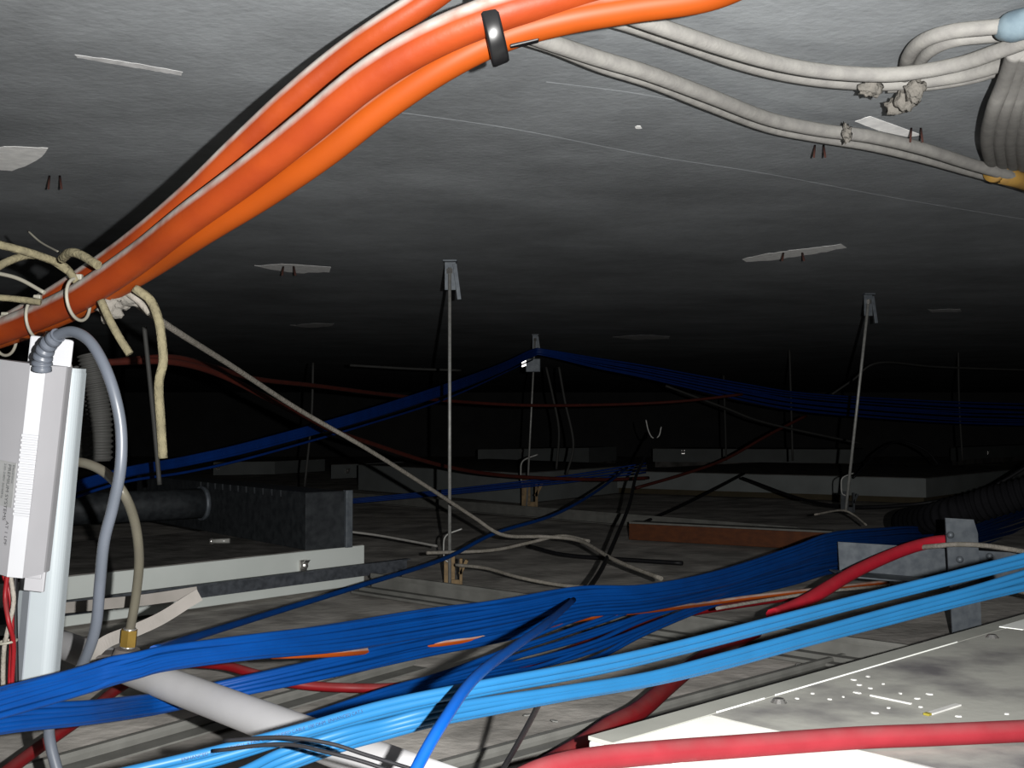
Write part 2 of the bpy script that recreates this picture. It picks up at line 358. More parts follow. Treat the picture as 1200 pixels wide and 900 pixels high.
def far_lum(name, pts, zt, hb, depth, label, m='fwhite', foam=False, clips=(), base='darkdust'):
    """pts: plan corners of the visible upper edge (px on plane zt), left to right; the body goes back from them."""
    vs = [PZ(x, y, zt) for x, y in pts]
    c = sum(vs, Vector()) / len(vs)
    t = thing(name, Vector((c.x, c.y, 0)), label, 'light fixture', 'far white luminaires')
    if len(vs) == 2: back = [vs[1] + depth, vs[0] + depth]
    else: back = [vs[0] + (vs[2] - vs[1])]
    ring = vs + back
    bm = bmesh.new()
    lo = [bm.verts.new(Vector((v.x, v.y, hb))) for v in ring]; hi = [bm.verts.new(v) for v in ring]
    k = len(ring)
    for i in range(k): bm.faces.new((lo[i], lo[(i + 1) % k], hi[(i + 1) % k], hi[i]))
    bm.faces.new(lo); bm.faces.new(hi)
    fin(bm, 'housing', m, t)
    cc = sum(ring, Vector()) / k
    bm = bmesh.new()
    lo = [bm.verts.new(v.lerp(cc, .01) + Z * .0005) for v in ring]; hi = [bm.verts.new(v.lerp(cc, .012) + Z * .003) for v in ring]
    for i in range(k): bm.faces.new((lo[i], lo[(i + 1) % k], hi[(i + 1) % k], hi[i]))
    bm.faces.new(hi); bm.faces.new(lo); fin(bm, 'dusty_lid', 'darkdust', t)
    if hb > 0:
        bm = bmesh.new()
        lo = [bm.verts.new(Vector((v.x, v.y, 0)).lerp(Vector((cc.x, cc.y, 0)), .02)) for v in ring]; hi = [bm.verts.new(Vector((v.x, v.y, hb)).lerp(Vector((cc.x, cc.y, hb)), .02)) for v in ring]
        for i in range(k): bm.faces.new((lo[i], lo[(i + 1) % k], hi[(i + 1) % k], hi[i]))
        bm.faces.new(hi); bm.faces.new(lo); fin(bm, 'yellowed_base' if foam else 'base', 'yellowed' if foam else base, t)
    for (x, y, i) in clips:
        d = (vs[i + 1] - vs[i]).normalized(); n = d.cross(Z); n = n if n.y < 0 else -n
        q = P(x, y, (vs[i].lerp(vs[i + 1], .5) - CAM).dot(FW)); s = (q - vs[i]).dot(d)
        clip(Vector((vs[i].x, vs[i].y, q.z)) + d * s, d, n, t, 1.5)
    return t
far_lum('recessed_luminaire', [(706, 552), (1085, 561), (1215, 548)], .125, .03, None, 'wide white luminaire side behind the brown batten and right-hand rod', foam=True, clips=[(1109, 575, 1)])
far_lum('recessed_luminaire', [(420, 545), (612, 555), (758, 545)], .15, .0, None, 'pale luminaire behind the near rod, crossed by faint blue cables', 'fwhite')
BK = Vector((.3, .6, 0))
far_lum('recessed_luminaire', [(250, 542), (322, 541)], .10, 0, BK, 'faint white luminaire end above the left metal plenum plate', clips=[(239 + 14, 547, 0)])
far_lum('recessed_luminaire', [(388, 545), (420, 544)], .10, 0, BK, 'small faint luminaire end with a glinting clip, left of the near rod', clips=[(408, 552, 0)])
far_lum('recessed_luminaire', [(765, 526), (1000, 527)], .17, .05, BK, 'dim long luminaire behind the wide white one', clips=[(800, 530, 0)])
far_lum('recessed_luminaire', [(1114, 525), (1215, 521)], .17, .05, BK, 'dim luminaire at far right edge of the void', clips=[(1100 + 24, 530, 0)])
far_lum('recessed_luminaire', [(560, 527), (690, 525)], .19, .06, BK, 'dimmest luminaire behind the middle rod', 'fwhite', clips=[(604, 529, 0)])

# brown batten
a = P(737, 634, 3.84); b = P(975, 648, 3.5); a.z = b.z = 0; d = (b - a).normalized(); s = d.cross(Z)
w = thing('timber_batten', a.lerp(b, .5), 'reddish brown timber batten lying behind the blue cables', 'batten')
bm = bmesh.new(); L = (b - a).length; s = s if s.y > 0 else -s
box_bm(bm, a, d, s, Z, 0, L, 0, .06, 0, .056, .002); fin(bm, 'plank', 'wood', w)
bm = bmesh.new(); box_bm(bm, a, d, s, Z, .0, L, .002, .06, .056, .062, .001); fin(bm, 'dust_strip', 'rail', w)

# ------------------------------------------------------------------ hanger rods
def rod_hanger(top, bot, dt, db, r, label, brk=1., clipm='rust', kb=None):
    a = P(top[0], top[1], dt); a.z = SLAB; b = P(bot[0], bot[1], db)
    t = thing('rod_hanger', Vector((b.x, b.y, b.z)), label, 'hanger rod')
    straight('rod', b, a - Z * .02 * brk, r, 'rod', t)
    k = .001 * brk
    bm = bmesh.new()
    box_bm(bm, a, RT, Vector((0, 1, 0)), Z, -18 * k, 20 * k, -14 * k, 16 * k, -.004, 0, .0006)
    box_bm(bm, a, RT, Vector((0, 1, 0)), Z, -14 * k, 16 * k, 8 * k, 11 * k, -80 * k, 0, .0006)
    fin(bm, 'slab_bracket', 'galv', t)
    bm = bmesh.new(); ax = (RT * .97 + Z * .1).normalized(); az = (Z - RT * .13).normalized()
    box_bm(bm, a + RT * .012 * brk, ax, Vector((0, 1, 0)), az, -5 * k, 6 * k, -3 * k, 0, -108 * k, -10 * k, .0006)
    fin(bm, 'brace_strip', 'galv', t)
    bm = bmesh.new(); bmesh.ops.create_cone(bm, cap_ends=True, segments=6, radius1=9 * k, radius2=9 * k, depth=.012, matrix=Matrix.Translation(a - Z * .03 * brk)); fin(bm, 'nut', 'chrome', t)
    # adjuster clip: folded spring plate and wire hook at the bottom
    brk = kb or brk; k = .001 * brk; h = .1 * brk
    bm = bmesh.new()
    box_bm(bm, b, RT, Vector((0, 1, 0)), Z, r, r + 26 * k, -3 * k, 3 * k, -.002, .018 * brk, .0006)
    box_bm(bm, b, (RT - Z * .5).normalized(), Vector((0, 1, 0)), (Z + RT * .5).normalized(), r, r + 8 * k, -8 * k, 8 * k, 40 * k, 78 * k, .0006)
    box_bm(bm, b, RT, Vector((0, 1, 0)), Z, r + 20 * k, r + 27 * k, -8 * k, 8 * k, 0, 70 * k, .0006)
    box_bm(bm, b, RT, Vector((0, 1, 0)), Z, -r - 10 * k, r + 8 * k, 6 * k, 9 * k, 0, 75 * k, .0006)
    fin(bm, 'spring_plate', clipm, t)
    tube('wire_hook', [b + Z * h * .6, b + Z * h * .68 - RT * .012 * brk, b + Z * h * .95 - RT * .015 * brk, b + Z * h * 1.25 - RT * .009 * brk, b + Z * h * 1.42 + RT * .03 * brk], .0025 * brk, 'rod', t, 6)
    return t
rod_hanger((527, 305), (527, 688), 2.71, 2.71, .0042, 'near vertical steel hanger rod with top bracket and wire hook, left of centre', .9, 'rust', 1.)
rod_hanger((1018, 345), (991, 600), 3.4, 3.45, .0045, 'leaning steel hanger rod in front of the wide white luminaire', .85, 'dgalv')
rod_hanger((627, 393), (617, 596), 4.95, 4.95, .0042, 'farther hanger rod at centre carrying the peak of the blue cables', .8, 'rust', 1.7)
def wirehang(pts, r, label, m='corr'):
    o = tube('hanger_wire', px(pts), r, m, None, 6, 6); return tag(o, label, 'hanger wire')
wirehang([(925, 405, 6.0), (927, 470, 6.0), (929, 540, 6.0)], .006, 'faint vertical hanger wire right of centre')
wirehang([(1123, 405, 6.2), (1124, 470, 6.2), (1128, 540, 6.2)], .006, 'faint vertical hanger wire at far right')
wirehang([(367, 425, 4.5), (365, 490, 4.5), (357, 570, 4.5)], .005, 'faint hanger wire left of the near rod')
wirehang([(848, 440, 6.6), (850, 500, 6.6), (851, 540, 6.6)], .006, 'barely visible hanger wire between middle and right rods')
o = tube('hanger_strap', px([(169, 383, 2.0), (174, 430, 2.0), (181, 500, 2.0), (187, 568, 2.0)]), .0042, 'corr', None, 8, 8); tag(o, 'dark thin rod hanging behind the cut rope at left', 'hanger wire')
# silver bracket seen under the blue peak
t = thing('cable_saddle', P(622, 428, 4.88), 'pale metal saddle under the peak of the far blue cables', 'bracket')
box('saddle_plate', P(624, 428, 4.88), RT, FW, Z, -.03, .035, .0, .02, -.03, .03, 'galv', t, .003)
box('bright_tab', P(614, 424, 4.86), (RT + Z * .3).normalized(), FW, Z, -.012, .012, -.006, .0, -.022, .022, 'chrome', t, .002)

# galvanised bracket on the right
t = thing('galvanised_bracket', PZ(1130, 733, 0), 'cross-shaped galvanised bracket behind the light blue cables at right', 'bracket')
o = P(1108, 607, 2.12)
ax = (P(1146, 609, 2.10) - o).normalized(); n = ax.cross(Z).normalized()
zb = o.z
bm = bmesh.new()
vs = [P(1108, 607, 2.03), P(1141, 609, 2.03), P(1146, 625, 2.03), P(1151, 752, 2.03), P(1117, 755, 2.03)]
f0 = [bm.verts.new(v) for v in vs]; f1 = [bm.verts.new(v + FW * .004) for v in vs]
k = len(vs)
for i in range(k): bm.faces.new((f0[i], f0[(i + 1) % k], f1[(i + 1) % k], f1[i]))
bm.faces.new(f0); bm.faces.new(f1); e = fin(bm, 'upright_strap', 'galv', t)
bm = bmesh.new()
a = P(982, 635, 2.15); b = P(1240, 651, 2.13); c = P(1240, 690, 2.13); d = P(984, 668, 2.15)
f0 = [bm.verts.new(v) for v in (a, b, c, d)]; f1 = [bm.verts.new(v + FW * .004) for v in (a, b, c, d)]
for i in range(4): bm.faces.new((f0[i], f0[(i + 1) % 4], f1[(i + 1) % 4], f1[i]))
bm.faces.new(f0); bm.faces.new(f1); fin(bm, 'cross_bar', 'galv', t)
bm = bmesh.new(); lx = (c - d).normalized()
box_bm(bm, d, lx, Vector((0, -1, 0)), Z, -.02, (c - d).length, 0, .09, -.003, 0, .0006); fin(bm, 'bottom_flange', 'galv', t)
for x, y in ((1013 + 150, 653), (1128, 657), (1117, 628)):
    q = P(x, y, 2.01 if x < 1150 else 2.115); bm = bmesh.new(); bmesh.ops.create_uvsphere(bm, u_segments=10, v_segments=6, radius=.0065, matrix=Matrix.Translation(q + FW * .012)); fin(bm, 'rivet', 'galv', t, True)

# ------------------------------------------------------------------ blue cables
def interp(st, x):
    for a, b in zip(st, st[1:]):
        if x <= b[0]:
            k = (x - a[0]) / (b[0] - a[0]); return [p + (q - p) * k for p, q in zip(a, b)]
    return list(st[-1])
def bundle(stations, layout, dia, m, label, group, name='data_cable', wander=.05, special=None, dgap=.9, cat='cable', seg=7, per=5, phase=0.):
    """stations: (x, y_upper, y_lower, depth); layout: strands per layer, nearest first."""
    out = []; idx = 0
    for L, cnt in enumerate(layout):
        for j in range(cnt):
            base = (j + .5) / cnt + (.5 / cnt if L % 2 else 0)
            base = min(base, .97); pts = []
            for s, (x, yu, yl, d) in enumerate(stations):
                w = dia * F / d
                sl = 0.0
                if 0 < s < len(stations) - 1: sl = (stations[s + 1][1] - stations[s - 1][1]) / (stations[s + 1][0] - stations[s - 1][0])
                ph = noise.noise(Vector((s * .45 + idx * 7.3 + phase, L * 3.1 + phase, j * 1.7)))
                tt = min(max(base + wander * 2.2 * ph, 0), 1)
                hh = w * .5 * math.sqrt(1 + sl * sl)
                span = max(yl - yu - 2 * hh, 0)
                y = yu + hh + span * tt
                dz = L * dia * dgap + .0025 * noise.noise(Vector((s * .6 + 31 + idx * 3.7, j * 2.3, phase)))
                pts.append(P(x, y, d + dz))
            o = tube(name, pts, dia / 2, m, None, seg, per); out.append(o)
            lb = label; g = group
            if special and idx in special: lb, g = special[idx], None
            tag(o, lb, cat, group)
            idx += 1
    return out
DEP = [(-60, .79), (0, .83), (100, .9), (160, .94), (200, .97), (300, 1.05), (400, 1.17), (500, 1.3), (600, 1.4), (680, 1.5), (760, 1.6), (850, 1.8), (930, 2.02), (980, 2.2), (1050, 2.6), (1120, 3.3), (1215, 4.6)]
def dep(x): return interp(DEP, x)[1]
Bs = [(-60, 818, 862), (0, 802, 845), (100, 776, 815), (130, 769, 805), (160, 763, 797), (200, 753, 786), (300, 741, 773), (400, 727, 764), (500, 711, 747), (600, 698, 730), (680, 686, 713), (760, 683, 705), (850, 664, 688), (930, 638, 664), (980, 622, 650), (1050, 616, 642), (1120, 606, 634), (1215, 556, 600)]
Cs = [(-60, 840, 880), (0, 824, 862), (100, 818, 851), (160, 813, 842), (200, 808, 835), (300, 786, 814), (400, 763, 794), (500, 741, 771), (600, 722, 750), (680, 702, 725), (760, 694, 717), (850, 674, 698), (930, 648, 676), (980, 634, 664), (1050, 628, 654), (1120, 620, 646), (1215, 588, 622)]
Es = [(330, 846, 858, 1.12), (400, 822, 836, 1.2), (460, 802, 821, 1.26), (520, 783, 808, 1.33), (580, 760, 799, 1.39), (640, 737, 790, 1.46), (700, 716, 774, 1.53), (760, 700, 744, 1.62), (850, 682, 707, 1.82), (930, 658, 688, 2.04), (980, 643, 673, 2.22), (1050, 638, 662, 2.62), (1120, 630, 652, 3.32), (1215, 598, 628, 4.6)]
bundle([(x, a, b, dep(x)) for x, a, b in Bs], [7, 6, 6], .0056, 'blue', 'strand of the upper dark blue cable band crossing the white trunking at left', 'upper band of dark blue cables', wander=.07)
DC = [(-60, .82), (0, .86), (100, .95), (160, 1.06), (200, 1.11), (300, 1.15), (400, 1.22), (500, 1.33), (600, 1.422)]
bundle([(x, a, b, interp(DC, x)[1] if x < 601 else dep(x) + .022) for x, a, b in Cs], [5, 5, 4], .0056, 'blue', 'strand of the lower dark blue cable band passing under the grey conduit', 'lower band of dark blue cables', wander=.07, phase=50)
bundle([(x, a, b, d + .03) for x, a, b, d in Es], [8, 5], .0056, 'blue', 'dark blue strand fanning down behind the light blue cables at centre', 'fanned dark blue cables at centre', wander=.09, phase=90)
# light blue sheaves, nearest
A1 = [(40, 921, 955, .575), (100, 904, 938, .59), (240, 872, 903, .615), (350, 845, 869, .64), (450, 816, 842, .67), (560, 794, 818, .70), (700, 768, 792, .75), (800, 746, 768, .79), (900, 720, 742, .83), (1000, 695, 715, .87), (1100, 670, 690, .91), (1215, 640, 662, .95)]
A2 = [(190, 930, 962, .605), (280, 896, 929, .63), (330, 872, 908, .65), (400, 849, 882, .665), (450, 838, 868, .68), (500, 826, 855, .69), (560, 815, 842, .71), (660, 801, 823, .745), (760, 785, 806, .785), (850, 761, 785, .82), (950, 733, 757, .86), (1050, 706, 731, .90), (1130, 687, 710, .93), (1215, 660, 690, .96)]
sa = bundle(A1, [2, 1], .0056, 'lblue', 'light blue strand of the uppermost near pair', 'light blue near cables', wander=0.02, per=8, seg=10,
       special={0: 'topmost near light blue cable with fine printed lettering', 1: 'light blue cable directly under the lettered topmost one', 2: 'light blue cable half hidden behind the top near pair'}, dgap=1.8)
sb = bundle(A2, [3, 3], .0054, 'lblue', 'light blue strand of the lower near sheaf', 'light blue near cables', wander=.06, per=8, seg=10, phase=20, dgap=1.6)
# lettering on the topmost light blue strand
def lettering(strand_pts, r, text, s0, size, parent, mname, phi):
    cu = bpy.data.curves.new('txt', 'FONT'); cu.body = text; cu.size = size
    to = bpy.data.objects.new('txt', cu); COL.objects.link(to)
    bpy.context.view_layer.update()
    me = bpy.data.meshes.new_from_object(to.evaluated_get(bpy.context.evaluated_depsgraph_get()))
    bpy.data.objects.remove(to)
    path = cr(strand_pts, 12); fr = frames(path)
    cum = [0]
    for a, b in zip(path, path[1:]): cum.append(cum[-1] + (b - a).length)
    for v in me.vertices:
        s = s0 + v.co.x
        i = 0
        while i < len(cum) - 2 and cum[i + 1] < s: i += 1
        k = (s - cum[i]) / max(cum[i + 1] - cum[i], 1e-9)
        p = path[i].lerp(path[i + 1], k); t_ = fr[i][0].lerp(fr[i + 1][0], k).normalized()
        tocam = (CAM - p); tocam -= t_ * t_.dot(tocam); tocam.normalize(); upv = t_.cross(tocam)
        if upv.z < 0: upv = -upv
        ang = (v.co.y - size * .36) / r + phi
        v.co = p + (tocam * math.cos(ang) + upv * math.sin(ang)) * (r + .00018)
    return link('print', me, mname, parent)
pts = []
x0 = sa[0]
def strand_centres(stations, base, dia):
    out = []
    for s, (x, yu, yl, d) in enumerate(stations):
        w = dia * F / d; sl = 0
        if 0 < s < len(stations) - 1: sl = (stations[s + 1][1] - stations[s - 1][1]) / (stations[s + 1][0] - stations[s - 1][0])
        hh = w * .5 * math.sqrt(1 + sl * sl); out.append((x, yu + hh + max(yl - yu - 2 * hh, 0) * base, d))
    return out
# a separate exact strand path: rebuild the topmost one so that the lettering sits on it
path0 = px(strand_centres(A1, .25, .0056)); me_old = sa[0].data
bm = bmesh.new(); tube_bm(bm, cr(path0, 8), .0028, 10)
nm = fin(bm, 'data_cable', 'lblue'); tag(nm, sa[0]['label'], 'cable', sa[0]['group']); bpy.data.objects.remove(sa[0]); sa[0] = nm
lettering(path0, .0028, 'ENHANCED CAT.5  COMP.U  4 PAIR UTP  VERIFIED CABLE  100 OHM  ENHANCED CAT.5', .075, .0027, nm, 'ink', -.2)
path1 = px(strand_centres(A2, .5, .0064))

# far blue run over the middle rod
T = [(60, 570, 588, 2.2), (145, 547, 561, 2.4), (220, 533, 547, 2.65), (300, 514, 529, 2.9), (430, 478, 493, 3.4), (530, 446, 460, 4.0), (590, 424, 436, 4.6), (624, 408, 419, 4.85), (640, 408, 418, 4.88), (700, 418, 433, 5.0), (760, 428, 445, 5.1), (870, 447, 470, 5.3), (950, 458, 484, 5.5), (1100, 467, 497, 5.9), (1215, 471, 501, 6.2)]
bundle(T, [6, 5], .008, 'fblue', 'strand of the far blue run peaking over the middle hanger rod', 'far blue cable run', wander=.05, phase=140, seg=6)
T2 = [(60, 590, 594, 2.2), (145, 563, 566, 2.4), (220, 551, 555, 2.65), (300, 533, 536, 2.9), (430, 496, 499, 3.4), (530, 463, 466, 4.0), (624, 420, 423, 4.87)]
bundle(T2, [1], .007, 'fblue', 'lone blue strand hanging just under the far blue run', None, phase=170, seg=6)
T3 = [(380, 586, 594, 4.3), (470, 578, 586, 4.4), (560, 568, 578, 4.5), (660, 556, 568, 4.6), (757, 540, 556, 4.7)]
bundle(T3, [4], .007, 'fblue', 'thin blue strand trailing across the pale luminaire behind the near rod', 'blue strands behind the near rod', phase=190, seg=6)
# single blue cables
def cable(pts, r, m, label, name='cable', cat='cable', group=None, seg=10, per=8):
    o = tube(name, px(pts), r, m, None, seg, per); return tag(o, label, cat, group)
def cablez(pts, r, m, label, name='cable', cat='cable', group=None, seg=10, per=8):
    o = tube(name, [PZ(*p) if p[2] < 0.35 else P(*p) for p in pts], r, m, None, seg, per); return tag(o, label, cat, group)
cable([(470, 940, .56), (492, 893, .575), (520, 845, .60), (556, 795, .66), (600, 760, .8), (640, 731, 1.0), (672, 703, 1.36)], .0034, 'blue', 'single blue cable rising steeply across the light blue sheaf', 'data_cable')
cable([(180, 762, 1.03), (230, 746, 1.25), (320, 718, 1.6), (420, 687, 1.95), (520, 655, 2.4), (580, 625, 2.7), (650, 603, 3.1), (700, 575, 3.6), (735, 548, 4.2)], .0045, 'blue', 'thin blue cable strung from the left band past the near rod to the back', 'data_cable')
# orange cable in the blue bundle
cable([(318, 768, 1.165), (345, 767, 1.15), (400, 765, 1.2), (460, 760, 1.31), (515, 754, 1.345), (570, 746, 1.40), (640, 733, 1.49), (700, 722, 1.57), (780, 713, 1.68), (830, 707, 1.80), (880, 700, 1.86), (950, 692, 1.93), (1040, 682, 2.08)], .0042, 'orange2', 'thin orange cable threaded through the dark blue bands')
cable([(840, 713, 1.78), (900, 703, 1.86), (960, 694, 1.93), (1000, 690, 1.98), (1045, 686, 2.06)], .0028, 'twine', 'thin white cable lying just under the orange one at right')
cable([(1058, 643, 2.10), (1095, 640, 2.03), (1120, 638, 2.01), (1150, 639, 2.0), (1180, 643, 2.0), (1215, 649, 1.95)], .0045, 'twine', 'white cable arching over the galvanised bracket to the right edge')
cable([(1178, 690, 1.9), (1195, 693, 1.85), (1215, 697, 1.8)], .004, 'twine', 'short white cable end under the light blue sheaf at right edge')
# reds
cablez([(-10, 918, .05), (40, 880, .05), (100, 838, .05), (140, 806, .05), (190, 780, .055), (255, 779, .055), (300, 790, .05), (350, 802, .035), (410, 806, .025), (470, 805, .025), (540, 795, .025), (640, 772, .025), (715, 744, .025), (790, 722, .03), (900, 704, .04), (960, 698, .05)], .0068, 'red', 'long red cable on the tiles looping under both dark blue bands', 'fire_alarm_cable')
cable([(905, 722, 1.7), (945, 704, 1.78), (1000, 671, 1.92), (1050, 648, 2.02), (1085, 637, 2.07), (1112, 634, 2.085), (1135, 640, 2.09)], .0112, 'vivid', 'bright red cable climbing over the bracket at right', 'fire_alarm_cable')
cablez([(890, 738, .03), (850, 757, .03), (815, 778, .035), (785, 802, .04), (750, 832, .04), (715, 851, .04), (685, 872, .035), (645, 896, .03), (600, 925, .03)], .012, 'red', 'thick dull red cable passing beside the near white luminaire', 'fire_alarm_cable')
cablez([(590, 925, .135), (640, 902, .14), (700, 889, .138), (780, 881, .134), (860, 875, .131), (1000, 865, .131), (1100, 861, .131), (1215, 856, .131)], .0098, 'pinkred', 'pink-red cable lying across the near luminaire\'s dusty lid', 'fire_alarm_cable')
# black pair and thin black wires near the bottom
cable([(262, 868, .60), (330, 864, .59), (385, 871, .585), (430, 885, .58), (505, 908, .57)], .0011, 'black', 'upper one of two thin black wires over the grey conduit', 'wire', 'wire')
cable([(250, 880, .605), (330, 872, .595), (385, 882, .585), (430, 894, .58), (480, 912, .575)], .0011, 'black', 'lower one of two thin black wires over the grey conduit', 'wire', 'wire')
cable([(634, 820, .76), (625, 838, .78), (612, 862, .8), (596, 890, .82), (575, 925, .84)], .0022, 'black', 'thin black wire dropping from the light blue sheaf to the tiles', 'wire', 'wire')
cable([(772, 505, 4.0), (762, 525, 3.9), (746, 556, 3.6), (738, 590, 3.2), (722, 630, 2.7), (706, 665, 2.3), (690, 690, 2.0)], .005, 'black', 'black cable hanging from the open hook in the middle distance', 'wire', 'wire')
cable([(872, 555, 5.2), (840, 572, 4.9), (800, 592, 4.6), (750, 614, 4.2)], .006, 'black', 'black cable lying across the wide white luminaire side', 'wire', 'wire')
t = thing('cable_hook', P(767, 505, 4.0), 'small open metal hook above the hanging black cable', 'hook')
tube('hook_wire', px([(757, 492, 4.0), (760, 505, 4.0), (765, 513, 4.0), (772, 511, 4.0), (775, 500, 4.0)]), .0026, 'rod', t, 6, 6)
# far orange-red cables
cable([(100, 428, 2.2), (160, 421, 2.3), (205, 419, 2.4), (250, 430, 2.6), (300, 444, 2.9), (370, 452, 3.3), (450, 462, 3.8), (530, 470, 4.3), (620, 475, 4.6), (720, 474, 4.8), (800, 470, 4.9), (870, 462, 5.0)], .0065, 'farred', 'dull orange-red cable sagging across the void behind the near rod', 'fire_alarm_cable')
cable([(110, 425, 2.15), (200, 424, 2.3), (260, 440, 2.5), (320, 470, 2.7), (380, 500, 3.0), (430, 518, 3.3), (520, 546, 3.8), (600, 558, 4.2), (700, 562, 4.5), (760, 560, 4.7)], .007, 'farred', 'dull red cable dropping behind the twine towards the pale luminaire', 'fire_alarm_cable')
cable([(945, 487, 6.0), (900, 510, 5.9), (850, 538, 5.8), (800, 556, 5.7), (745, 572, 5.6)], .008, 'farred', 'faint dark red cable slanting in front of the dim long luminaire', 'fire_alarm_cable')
for i, (pts, lb) in enumerate([
    ([(780, 452, 5.6), (850, 478, 5.7), (900, 496, 5.8), (1010, 520, 6.0)], 'faint grey cable sloping under the far blue run'),
    ([(655, 430, 5.2), (662, 470, 5.2), (672, 520, 5.2), (664, 556, 5.2)], 'faint loose wire drooping right of the middle rod'),
    ([(640, 430, 5.3), (648, 465, 5.3), (655, 505, 5.3), (652, 550, 5.3)], 'faint loose wire drooping beside the middle rod'),
    ([(1000, 560, 5.4), (1030, 530, 5.5), (1055, 517, 5.6), (1085, 528, 5.6), (1100, 545, 5.6)], 'faint dark cable loop behind the leaning rod'),
    ([(975, 462, 5.8), (1000, 445, 5.8), (1030, 425, 5.8), (1100, 430, 6.0), (1215, 434, 6.2)], 'faint grey cable high under the slab at far right'),
    ([(410, 428, 4.8), (480, 432, 4.9), (540, 434, 5.0)], 'faint brownish cable near the slab left of the middle rod'),
    ([(620, 640, 3.3), (660, 650, 3.2), (720, 655, 3.1), (800, 660, 3.0)], 'dark cable lying on the tiles in front of the brown batten'),
    ([(870, 560, 5.0), (960, 590, 4.0), (1060, 592, 3.7), (1150, 575, 3.6), (1215, 540, 3.5)], 'dark cable sweeping up to the right edge above the bracket'),
    ]): cable(pts, .006, 'corr' if i not in (3, 6, 7) else 'black', lb, 'cable', 'cable', None, 6)
t = thing('shade_tube', P(1160, 596, 2.7), 'black ribbed tube added as shade over the blue cables behind the galvanised bracket', 'shade filler')  # added black tube, stands in for shade over the blue strands
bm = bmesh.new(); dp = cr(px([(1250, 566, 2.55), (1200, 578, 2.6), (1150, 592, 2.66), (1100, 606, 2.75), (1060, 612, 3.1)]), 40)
tube_bm(bm, dp, lambda q: .036 + .003 * math.sin(q * 170), 18); fin(bm, 'hose', 'shadeblack', t)
# twines
cable([(128, 330, 1.2), (150, 348, 1.25), (200, 384, 1.4), (270, 428, 1.7), (350, 480, 2.0), (430, 526, 2.2), (500, 570, 2.4), (555, 606, 2.55), (590, 627, 2.6), (640, 629, 2.65), (680, 634, 2.6), (720, 656, 2.4), (775, 678, 2.2)], .0043, 'twine', 'long pale twine strung from the orange bundle down to the tiles', 'twine', 'twine')
cable([(500, 648, 2.55), (575, 645, 2.62), (620, 636, 2.68), (658, 628, 2.7), (690, 634, 2.62)], .004, 'twine', 'short pale twine branch joining the long one beyond the near rod', 'twine', 'twine')
cable([(534, 662, 2.6), (570, 666, 2.55), (610, 677, 2.45), (660, 686, 2.4), (720, 690, 2.3)], .004, 'twine', 'thin pale string tied to the bottom of the near rod', 'twine', 'twine')
cable([(400, 622, 2.9), (440, 627, 2.9), (480, 634, 2.85), (512, 640, 2.8)], .003, 'greycab', 'thin grey string between the left plenum plate and near rod', 'twine', 'twine')
cable([(955, 603, 3.3), (985, 598, 3.38), (1000, 603, 3.38), (1015, 615, 3.3)], .003, 'twine', 'bent pale wire ends at the foot of the leaning rod', 'wire', 'wire')

# ------------------------------------------------------------------ orange bundle
def orng(pts, r, m, label):
    return cable(pts, r, m, label, 'trunk_cable', 'cable', None, 20, 10)
S1 = [(560, -45, .93), (500, 0, .94), (450, 33, .95), (395, 72, .97), (340, 118, .99), (280, 174, 1.02), (220, 232, 1.06), (160, 282, 1.12), (110, 318, 1.19), (50, 356, 1.26), (-20, 395, 1.33)]
S2 = [(820, -60, .87), (720, -28, .87), (640, -2, .87), (575, 18, .87), (500, 50, .88), (430, 93, .90), (360, 150, .93), (290, 206, .97), (225, 254, 1.02), (160, 304, 1.1), (95, 347, 1.17), (40, 373, 1.23), (-20, 396, 1.29)]
S3 = [(900, -35, .88), (830, -6, .88), (740, 8, .88), (660, 22, .88), (590, 42, .885), (520, 77, .895), (450, 124, .915), (380, 179, .945), (310, 227, .985), (240, 270, 1.035), (175, 312, 1.115), (110, 350, 1.19), (45, 379, 1.25), (-20, 402, 1.31)]
orng(S1, .0122, 'orange', 'separate upper orange trunk cable under the slab, ending left of the black tie')
orng(S2, .0150, 'orange', 'dusty middle orange trunk cable of the pair held by the black tie')
orng(S3, .0128, 'orange2', 'lower brighter orange trunk cable along the underside of the pair')
def around(pts, rad, r, m, name, label, cat, flat=None, lean=0., squash=1., parent=None):
    """closed loop round a bundle: pts = two px points giving the bundle's direction at its centre"""
    a, b = P(*pts[0]), P(*pts[1]); c = a.lerp(b, .5); t_ = (b - a); t_ -= FW * t_.dot(FW) * .85; t_.normalize()
    n = Z - t_ * t_.dot(Z); n.normalize(); q = t_.cross(n)
    bm = bmesh.new(); path = []
    for i in range(33):
        w = 2 * math.pi * i / 32
        path.append(c + n * math.cos(w) * rad + q * math.sin(w) * rad * squash + t_ * lean * math.cos(w))
    if flat:
        for p0, p1 in zip(path, path[1:]): pass
        ring = []
        for p in path[:-1]:
            o_ = (p - c); o_ -= t_ * t_.dot(o_); o_.normalize()
            ring.append([bm.verts.new(p + t_ * s * flat + o_ * h) for s, h in ((-.5, 0), (-.5, r), (-.35, r * 1.35), (.35, r * 1.35), (.5, r), (.5, 0))])
        k = len(ring)
        for i in range(k):
            for j in range(6): bm.faces.new((ring[i][j], ring[i][(j + 1) % 6], ring[(i + 1) % k][(j + 1) % 6], ring[(i + 1) % k][j]))
    else: tube_bm(bm, path, r, 8)
    o = fin(bm, name, m, parent, True); return tag(o, label, cat) if not parent else o
t = thing('cable_tie', P(575, 30, .875), 'glossy black cable tie wrapped round the orange pair', 'cable tie')
around([(535, 52, .882), (620, 14, .874)], .0262, .002, 'blacktie', 'strap', None, None, .014, parent=t, squash=.8, lean=.004)
q = P(603, 49, .88); box('tie_head', q, (P(640, 40, .88) - q).normalized(), FW, UP, -.004, .02, -.003, .006, -.004, .003, 'blacktie', t, .001)
